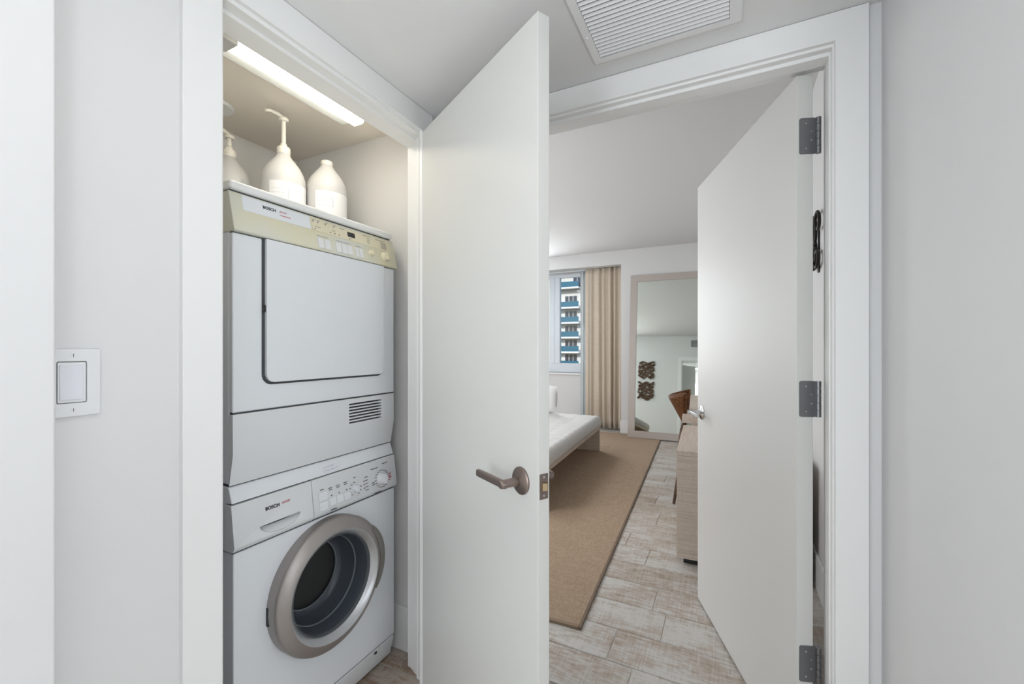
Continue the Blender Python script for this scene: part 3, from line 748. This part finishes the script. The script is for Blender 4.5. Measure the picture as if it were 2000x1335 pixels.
# ------------------------------------------------------------------ ceiling return grille
VX0, VX1, VY0, VY1 = -.365, .037, .80, 1.296
ix0, ix1, iy0, iy1 = -.338, .0075, .828, 1.269
vt = thing('ceiling_vent', 'white louvred air grille in the hall ceiling before the doorway', 'vent', (-.164, 1.05, ZH))
bm = BM(); O = [(VX0, VY0), (VX1, VY0), (VX1, VY1), (VX0, VY1)]; I = [(ix0, iy0), (ix1, iy0), (ix1, iy1), (ix0, iy1)]
qs = [[bm.verts.new((a, b_, z)) for a, b_ in L] for z, L in ((ZH - .0005, O), (ZH - .006, O), (ZH - .012, [(a + (.006 if a == VX0 else -.006), b_ + (.006 if b_ == VY0 else -.006)) for a, b_ in O]), (ZH - .012, I), (ZH - .0005, I))]
for A, B in zip(qs, qs[1:]):
    for k_ in range(4): bm.faces.new((A[k_], A[(k_ + 1) % 4], B[(k_ + 1) % 4], B[k_]))
obj('grille_frame', bm, M['vent'], vt, smooth=20)
obj('backing', bx((ix0 + .0005, iy0 + .0005, ZH - .0018), (ix1 - .0005, iy1 - .0005, ZH - .0004)), M['vent_dark'], vt)
NS = 29; pitch = (iy1 - iy0 - .004) / NS
sm = None
for k_ in range(NS):
    y = iy0 + .002 + pitch * (k_ + .5)
    if sm is None:
        bm = prism(BM(), [(.0032, -.0116), (.0022, -.0124), (-.0030, -.0062), (-.0022, -.0048)], lambda u, v, w: (w, u, v), ix0 + .001, ix1 - .001)
        me = bpy.data.meshes.new('slat'); bmesh.ops.recalc_face_normals(bm, faces=bm.faces); bm.to_mesh(me); bm.free(); me.materials.append(M['vent']); sm = me
        for vv in sm.vertices: vv.co.x -= (-.164)
    o = bpy.data.objects.new('slat', sm); C.objects.link(o); o.parent = vt; o.location = (0, y - 1.05, 0)
for (x, y) in ((-.351, 1.17), (.022, 1.17), (-.351, .93), (.022, .93)):
    obj('screw', lathe(BM(), [(.0048, ZH - .0118), (.004, ZH - .0136), (0, ZH - .0142)], lz(x, y), 12), M['vent'], vt)

# ------------------------------------------------------------------ light switches
def switch(name, label, f, u0, z0, u1, z1, ru0, ru1, rz0, rz1):
    """f(u,v,w): w out of the wall"""
    cu = (u0 + u1) / 2
    t_ = thing(name, label, 'light switch', f(cu, (z0 + z1) / 2, 0))
    hole = prism(BM(), rrect(ru0 - .002, rz0 - .002, ru1 + .002, rz1 + .002, .002, 3), f, -.01, .02)
    base = prism(BM(), rrect(u0, z0, u1, z1, .004, 4), f, 0, .0065)
    obj('switch_plate', carve(base, [hole]), M['switch'], t_, bevel=.0018, seg=3, smooth=30)
    obj('rocker_well', prism(BM(), rrect(ru0 - .003, rz0 - .003, ru1 + .003, rz1 + .003, .002, 3), f, .0002, .0022), M['ink_grey'], t_)
    obj('rocker_bezel', prism(BM(), rrect(ru0 - .0008, rz0 - .0008, ru1 + .0008, rz1 + .0008, .002, 3), f, .0022, .0058), M['switch'], t_)
    obj('rocker', prism(BM(), [(rz0 + .004, .004), (rz0 + .004, .0088), ((rz0 + rz1) / 2, .0072), (rz1 - .004, .0078), (rz1 - .004, .004)], lambda v, w, u: f(u, v, w), ru0 + .0012, ru1 - .003), M['rocker'], t_, bevel=.0008)
    for zz in (z0 + .0115, z1 - .0115):
        s_ = obj('screw', prism(BM(), [(cu + .0032 * math.cos(k_ * PI / 6), zz + .0032 * math.sin(k_ * PI / 6)) for k_ in range(12)], f, .006, .0072), M['switch'], t_)
        obj('screw_slot', prism(BM(), [(cu - .0005, zz - .0029), (cu + .0005, zz - .0029), (cu + .0005, zz + .0029), (cu - .0005, zz + .0029)], f, .007, .0074), M['ink_grey'], s_)
    return t_
switch('light_switch', 'white rocker light switch on the wall left of the closet', lambda u, v, w: (XW + w, u, v), .2855, 1.1275, .3575, 1.2445, .303, .337, 1.153, 1.2205)
switch('light_switch', 'small white light switch seen in the mirror on the bedroom wall', lambda u, v, w: (u, YB + w, v), -1.065, 1.09, -.995, 1.205, -1.047, -1.013, 1.115, 1.18)

# ------------------------------------------------------------------ bedroom: rug, daybed, curtains
ra = R(2.9)
rug = thing('rug', 'tan woven jute rug with dark edge binding on the bedroom floor', 'rug', (-.573, 1.822, 0), ra)
obj('weave', bx((-1.95, .02, .0), (-.012, 4.42, .011)), M['jute'], rug, world=False, bevel=.003)
bm = BM()
obj('edge_binding', bx((-.0125, .0, .0), (0, 4.42, .0125)), M['binding'], rug, world=False, bevel=.003)
obj('edge_binding', bx((-1.95, .0, .0), (-.0125, .02, .0125)), mat('tan_binding', (.30, .22, .155), .9), rug, world=False, bevel=.003)
RZ = .0125

db = thing('daybed', 'low white tufted daybed on a pale wooden frame, on the rug beside the window', 'daybed', (-1.345, 5.045, RZ), R(3.0))
DW, DL = .92, 2.1
bm = BM(); nx, ny = 40, 84; zt_, zb_ = .425, .295
grid = []
for j in range(ny + 1):
    row = []
    for i in range(nx + 1):
        x = -DW + DW * i / nx; y = -DL + DL * j / ny
        ex = min(x + DW, -x); ey = min(y + DL, -y); e_ = min(ex, ey)
        z = zt_ - (.035 * (1 - min(1, e_ / .045)) ** 2)
        dx = (x / .153 - .5) - round(x / .153 - .5); dy = (y / .15 - .5) - round(y / .15 - .5)
        dd = math.hypot(dx, dy)
        z -= .009 * math.exp(-(dd / .16) ** 2) + .003 * (math.exp(-(dx / .07) ** 2) + math.exp(-(dy / .07) ** 2))
        row.append(bm.verts.new((x, y, z)))
    grid.append(row)
for j in range(ny):
    for i in range(nx): bm.faces.new((grid[j][i], grid[j][i + 1], grid[j + 1][i + 1], grid[j + 1][i]))
per = [grid[0][i] for i in range(nx + 1)] + [grid[j][nx] for j in range(1, ny + 1)] + [grid[ny][i] for i in range(nx - 1, -1, -1)] + [grid[j][0] for j in range(ny - 1, 0, -1)]
def off(v, d, z):
    cx, cy = -DW / 2, -DL / 2
    x = v.co.x; y = v.co.y
    return bm.verts.new((x + (d if x > -.001 else (-d if x < -DW + .001 else 0)), y + (d if y > -.001 else (-d if y < -DL + .001 else 0)), z))
loops = [per] + [[off(v, d, z) for v in per] for d, z in ((.008, .365), (.009, .33), (.004, .302), (-.01, .295))]
for A, B in zip(loops, loops[1:]):
    for k_ in range(len(A)): bm.faces.new((A[k_], A[(k_ + 1) % len(A)], B[(k_ + 1) % len(A)], B[k_]))
bm.faces.new(loops[-1])
obj('mattress', bm, M['mattress'], db, world=False, smooth=60)
obj('platform', bx((-DW + .005, -DL, .262), (-.004, -.004, .296)), M['cerused_top'], db, world=False, bevel=.002)
obj('leg_panel', bx((-DW + .02, -.034, 0), (-.006, -.004, .262)), M['cerused'], db, world=False, bevel=.002)
obj('leg_panel', bx((-DW + .02, -DL + .004, 0), (-.006, -DL + .034, .262)), M['cerused'], db, world=False, bevel=.002)

# pillow standing on the daybed
bm = BM(); nn = 14
def pil(u, v, s_):
    e_ = (1 - abs(u) ** 3) * (1 - abs(v) ** 3)
    k_ = 1 - .06 * (abs(u * v)) ** 1.0
    return (u * .23 * (1 - .05 * v * v), s_ * .075 * max(0, e_) ** .6, .17 + v * .17 * (1 - .05 * u * u))
F_, B_ = {}, {}
for i in range(nn + 1):
    for j in range(nn + 1):
        u, v = -1 + 2 * i / nn, -1 + 2 * j / nn
        F_[i, j] = bm.verts.new(pil(u, v, -1))
        B_[i, j] = F_[i, j] if i in (0, nn) or j in (0, nn) else bm.verts.new(pil(u, v, 1))
for i in range(nn):
    for j in range(nn):
        bm.faces.new((F_[i, j], F_[i + 1, j], F_[i + 1, j + 1], F_[i, j + 1])); bm.faces.new((B_[i, j], B_[i, j + 1], B_[i + 1, j + 1], B_[i + 1, j]))
pw = obj('pillow', bm, M['pillow'], smooth=80)
pw.location = (-2.07, 4.86, .438); pw.rotation_euler = (R(-10), 0, R(14))
tag(pw, 'white cotton pillow standing on the daybed by the window', 'pillow')

def drape(name, label, cat, x0, x1, y, z0, z1, amp, wl_, m, hem=0, seed=0, ret=None):
    bm = BM(); rnd = random.Random(seed); nx_ = int((x1 - x0) / .006); nz_ = 22
    ph = [rnd.random() * 6 for _ in range(4)]
    rows = []
    for j in range(nz_ + 1):
        q = j / nz_; z = z0 + (z1 - z0) * q; row = []
        for i in range(nx_ + 1):
            p_ = i / nx_; x = x0 + (x1 - x0) * p_
            k_ = amp * (.7 + .5 * (1 - q)) * (.45 + .75 * p_) * (math.sin(2 * PI * p_ * (.75 + .45 * p_) * (x1 - x0) / wl_ + ph[0] + .7 * math.sin(5 * p_ + ph[1])) * .75 + .3 * math.sin(2 * PI * p_ * (x1 - x0) / (wl_ * .47) + ph[2] + q * .6))
            row.append(bm.verts.new((x + .012 * (1 - q) * math.sin(9 * p_ + ph[3]), y + k_, z)))
        rows.append(row)
    for A, B in zip(rows, rows[1:]):
        for i in range(nx_): bm.faces.new((A[i], A[i + 1], B[i + 1], B[i]))
    o = obj(name, bm, m, smooth=80)
    s_ = o.modifiers.new('thick', 'SOLIDIFY'); s_.thickness = .003
    tag(o, label, cat); return o
drape('curtain', 'floor-length beige linen curtain hanging in folds at the right of the window', 'curtain', -1.965, -1.392, 6.46, .03, 2.455,   .045, .125, M['linen'], seed=11)
sh = drape('sheer_curtain', 'pale blue-white sheer curtain gathered between window and beige curtain', 'curtain', -2.09, -1.93, 6.61, .06, 2.45, .024, .07, M['sheer'], seed=2)
tg = obj('wand', tube(BM(), [(-2.035, 6.555, 2.44), (-2.03, 6.55, 1.60)], .007, 8), M['trim'], sh)
rl = obj('curtain_track', bx((-3.55, 6.53, 2.452), (-1.39, 6.56, 2.4618)), M['window_frame'])
tag(rl, 'white curtain track on the underside of the window niche', 'curtain track')

# ------------------------------------------------------------------ leaning mirror
MW, MH, FWD = 1.15, 2.28, .095
ma = R(1.65); lean = R(6.9)
mr = thing('floor_mirror', 'tall taupe framed mirror leaning against the far bedroom wall', 'mirror', (-1.222, 5.985, RZ), ma)
mr.rotation_euler = (0, 0, 0)
mr.matrix_world = Matrix.Translation((-1.222, 5.985, RZ)) @ Matrix.Rotation(ma, 4, 'Z') @ Matrix.Rotation(-lean, 4, 'X')
mr.rotation_mode = 'XYZ'
mr.rotation_euler = (Matrix.Rotation(ma, 3, 'Z') @ Matrix.Rotation(-lean, 3, 'X')).to_euler()
mr.location = (-1.222, 5.985, RZ)
obj('mirror_frame', frame_y(0, MW, 0, MH, FWD, MW - FWD, FWD, MH - FWD, 0, .035), M['mirror_frame'], mr, world=False, bevel=.003)
obj('mirror_glass', bx((FWD - .005, .014, FWD - .005), (MW - FWD + .005, .020, MH - FWD + .005)), M['mirror'], mr, world=False)
obj('backing_board', bx((FWD - .01, .021, FWD - .01), (MW - FWD + .01, .032, MH - FWD + .01)), M['dark_wood'], mr, world=False)

# ------------------------------------------------------------------ credenza, desk, chair along the right wall
ca_ = R(2.4)
cr = thing('credenza', 'low pale-brown wood-grain credenza with black plinth behind the open bedroom door', 'credenza', (-.257, 2.634, 0), ca_)
CH = .652
obj('plinth', bx((.035, .03, 0), (.60, .86, .036)), M['black'], cr, world=False)
obj('side_panel', bx((0, 0, .036), (.62, .022, CH - .028)), M['cerused'], cr, world=False, bevel=.0015)
obj('side_panel', bx((0, .872, .036), (.60, .894, CH - .028)), M['cerused'], cr, world=False, bevel=.0015)
obj('top_panel', bx((-.001, -.001, CH - .0275), (.62, .895, CH)), M['cerused_top'], cr, world=False, bevel=.0015)
obj('back_panel', bx((.59, .022, .036), (.60, .872, CH - .028)), M['cerused'], cr, world=False)
obj('bottom_panel', bx((.02, .022, .036), (.59, .872, .056)), M['cerused'], cr, world=False)
for k_ in range(2):
    d_ = obj('door', bx((0, .0235 + k_ * .4245, .038), (.02, .446 + k_ * .4245, CH - .030)), M['cerused'], cr, world=False, bevel=.0015)
    obj('pull', bx((-.008, .40 + k_ * .08, .30), (0, .412 + k_ * .08, .42)), M['chrome'], d_, world=False)

dk = thing('desk', 'pale-brown wooden desk between the credenza and the mirror', 'desk', (-.312, 3.60, 0), ca_)
obj('desktop', bx((0, 0, .655), (.64, 1.62, .71)), M['cerused_top'], dk, world=False, bevel=.002)
obj('leg_panel', bx((.03, 1.56, 0), (.61, 1.60, .655)), M['cerused'], dk, world=False, bevel=.002)
obj('drawer_box', bx((.16, .02, .585), (.62, .46, .654)), M['black'], dk, world=False, bevel=.002)
for xx in (.30, .60): obj('leg', bx((xx - .04, .02, 0), (xx, .06, .585)), M['black'], dk, world=False, bevel=.002)

ch = thing('rattan_chair', 'brown woven rattan chair with curved back pushed up to the desk', 'chair', (-.14, 3.86, 0), 0)
bm = BM(); nu, nv = 22, 14; rows = []
for j in range(nv + 1):
    v_ = j / nv; row = []
    hw = .055 + .165 * v_ ** .85
    for i in range(nu + 1):
        u = -1 + 2 * i / nu
        y = hw * u * (1 - .06 * u * u); x = -.165 - .095 * v_ * (1 - u * u) + .045 * abs(u) ** 2 * v_ - .03 * v_
        z = .62 + v_ * (.215 + .045 * u * u * (1 if u < 0 else .8)) - .02 * (1 - v_) * (1 - u * u)
        row.append(bm.verts.new((x, y, z)))
    rows.append(row)
for A, B in zip(rows, rows[1:]):
    for i in range(nu): bm.faces.new((A[i], A[i + 1], B[i + 1], B[i]))
bk = obj('backrest', bm, M['rattan'], ch, world=False, smooth=80)
s_ = bk.modifiers.new('thick', 'SOLIDIFY'); s_.thickness = .016
edge = [rows_ for rows_ in ()]
def shell(u, v_):
    hw = .055 + .165 * v_ ** .85
    return (-.165 - .095 * v_ * (1 - u * u) + .045 * u * u * v_ - .03 * v_ + .0, hw * u * (1 - .06 * u * u), .62 + v_ * (.215 + .045 * u * u * (1 if u < 0 else .8)) - .02 * (1 - v_) * (1 - u * u))
rim = [shell(-1, q / 10) for q in range(11)] + [shell(-1 + q / 10, 1) for q in range(1, 21)] + [shell(1, 1 - q / 10) for q in range(1, 11)]
obj('back_rim', tube(BM(), rim, .012, 8), M['rattan'], bk, world=False)
bm = pz_([(-.21, -.19), (-.17, -.215), (.17, -.225), (.21, -.19), (.21, .19), (.17, .225), (-.17, .215), (-.21, .19)], .415, .455)
obj('seat', bm, M['rattan'], ch, world=False, bevel=.01, seg=3)
for sy in (-1, 1):
    obj('rear_leg', tube(BM(), [(-.237, sy * .222, 0), (-.205, sy * .212, .22), (-.195, sy * .20, .44), (-.185, sy * .13, .58), (-.17, sy * .06, .66)], [.011, .014, .018, .015, .012], 8), M['dark_wood'], ch, world=False)
    obj('front_leg', tube(BM(), [(.20, sy * .20, 0), (.185, sy * .19, .43)], [.012, .018], 8), M['dark_wood'], ch, world=False)

# wrought iron scroll on the wall behind the door
wi = thing('scroll_hook', 'black wrought iron scroll on the wall in the gap behind the bedroom door', 'wall hook', (XBR, 2.66, 1.76))
obj('backplate', bx((XBR - .006, 2.645, 1.63), (XBR, 2.675, 1.90)), M['iron'], wi, bevel=.002)
def spiral(cy, cz, r0, r1, a0, a1, x): return [(x, cy + (r0 + (r1 - r0) * k_ / 24) * math.cos(R(a0 + (a1 - a0) * k_ / 24)), cz + (r0 + (r1 - r0) * k_ / 24) * math.sin(R(a0 + (a1 - a0) * k_ / 24))) for k_ in range(25)]
obj('scroll', tube(BM(), spiral(2.60, 1.86, .105, .012, -60, 300, XBR - .018), .008, 8), M['iron'], wi)
obj('scroll', tube(BM(), spiral(2.74, 1.86, .105, .012, 240, -120, XBR - .018), .008, 8), M['iron'], wi)
obj('scroll', tube(BM(), spiral(2.62, 1.71, .085, .012, 60, -300, XBR - .018), .009, 8), M['iron'], wi)
obj('scroll', tube(BM(), spiral(2.72, 1.71, .085, .012, 120, 480, XBR - .018), .009, 8), M['iron'], wi)
obj('hook', tube(BM(), [(XBR - .004, 2.66, 1.70), (XBR - .04, 2.66, 1.67), (XBR - .08, 2.66, 1.66), (XBR - .10, 2.66, 1.69), (XBR - .10, 2.66, 1.72)], .008, 8), M['iron'], wi)

# ------------------------------------------------------------------ bedroom near wall: carved wood pieces and grille (seen in the mirror)
def twig_panel(label, x0, x1, z0, z1, seed):
    rnd = random.Random(seed)
    t_ = thing('wood_wall_sculpture', label, 'wall art', ((x0 + x1) / 2, YB, (z0 + z1) / 2), 0, 'wooden wall sculptures')
    n_ = 11
    for k_ in range(n_):
        z = z0 + .03 + (z1 - z0 - .06) * k_ / (n_ - 1); pts = []; ph = rnd.uniform(0, 6.28); am = rnd.uniform(.016, .034); fr_ = rnd.uniform(1.3, 2.2)
        xa, xb = x0 + rnd.uniform(0, .03), x1 - rnd.uniform(0, .03)
        for i in range(21):
            q = i / 20
            pts.append((xa + (xb - xa) * q, YB + .024 + .014 * math.sin(q * 8 + k_ * 2.1), z + am * math.sin(q * 2 * PI * fr_ + ph) + rnd.uniform(-.004, .004)))
        obj('branch', tube(BM(), pts, [.0235 + rnd.uniform(-.008, .004) for _ in pts], 7), M['dark_wood'], t_)
    for xx in (x0 + .10, x1 - .10):
        obj('support_rod', tube(BM(), [(xx, YB + .006, z0 + .02), (xx, YB + .006, z1 - .02)], .006, 6), M['iron'], t_)
twig_panel('upper of two dark twisted-wood wall sculptures seen in the mirror', -1.66, -1.28, 1.61, 2.02, 1)
twig_panel('lower of two dark twisted-wood wall sculptures seen in the mirror', -1.66, -1.28, 1.10, 1.52, 2)
gr = thing('wall_grille', 'small grey air grille high on the bedroom wall, seen at the mirror right', 'vent', (-.38, YB, 2.48))
obj('grille_frame', frame_y(-.48, -.28, 2.40, 2.56, -.465, -.295, 2.415, 2.545, YB, YB + .01), mat('grey_grille', (.30, .30, .30), .5), gr)
for k_ in range(7):
    z = 2.42 + k_ * .018
    obj('slat', prism(BM(), [(YB + .001, z + .012), (YB + .0025, z + .013), (YB + .009, z + .002), (YB + .0075, z + .001)], lambda u, v, w: (w, u, v), -.466, -.294), mat('grey_grille_slat', (.22, .22, .22), .5), gr)

# ------------------------------------------------------------------ hotel tower beyond the window
TY = 85
tw = thing('apartment_tower', 'cream high-rise with blue glass balconies far outside the bedroom window', 'building', (-29, TY, -30))
obj('facade', bx((-37, TY, -30), (-22, TY + 12, 30)), M['tower'], tw)
zs = [-30 + 3.0 * k_ + .39 for k_ in range(10)] + [.39, 3.39, 6.40, 9.51, 13.59, 16.7]
zs = [-29.6 + 3.0 * k_ for k_ in range(10)] + [.39, 3.39, 6.40, 9.51, 13.59, 16.9, 20]
for i, z in enumerate(zs):
    if z < -9: continue
    obj('balcony_slab', bx((-32.2, TY - 1.6, z - .32), (-26.75, TY, z + .02)), M['tower_slab'], tw)
    obj('glass_rail', bx((-32.15, TY - 1.55, z + .02), (-26.8, TY - 1.47, z + 1.12)), M['tower_glass'], tw)
    for k_ in range(3):
        xa = -30.15 + k_ * .90 + (1.8 if z > 13 and z < 14 else 0)
        if xa > -26.9: continue
        w_ = obj('window', bx((xa, TY - .06, z + .1), (xa + .74, TY, z + 2.38)), M['tower_pane'], tw)
        obj('glazing_bar', bx((xa - .09, TY - .09, z + .05), (xa - .01, TY, z + 2.42)), M['tower_slab'], w_)
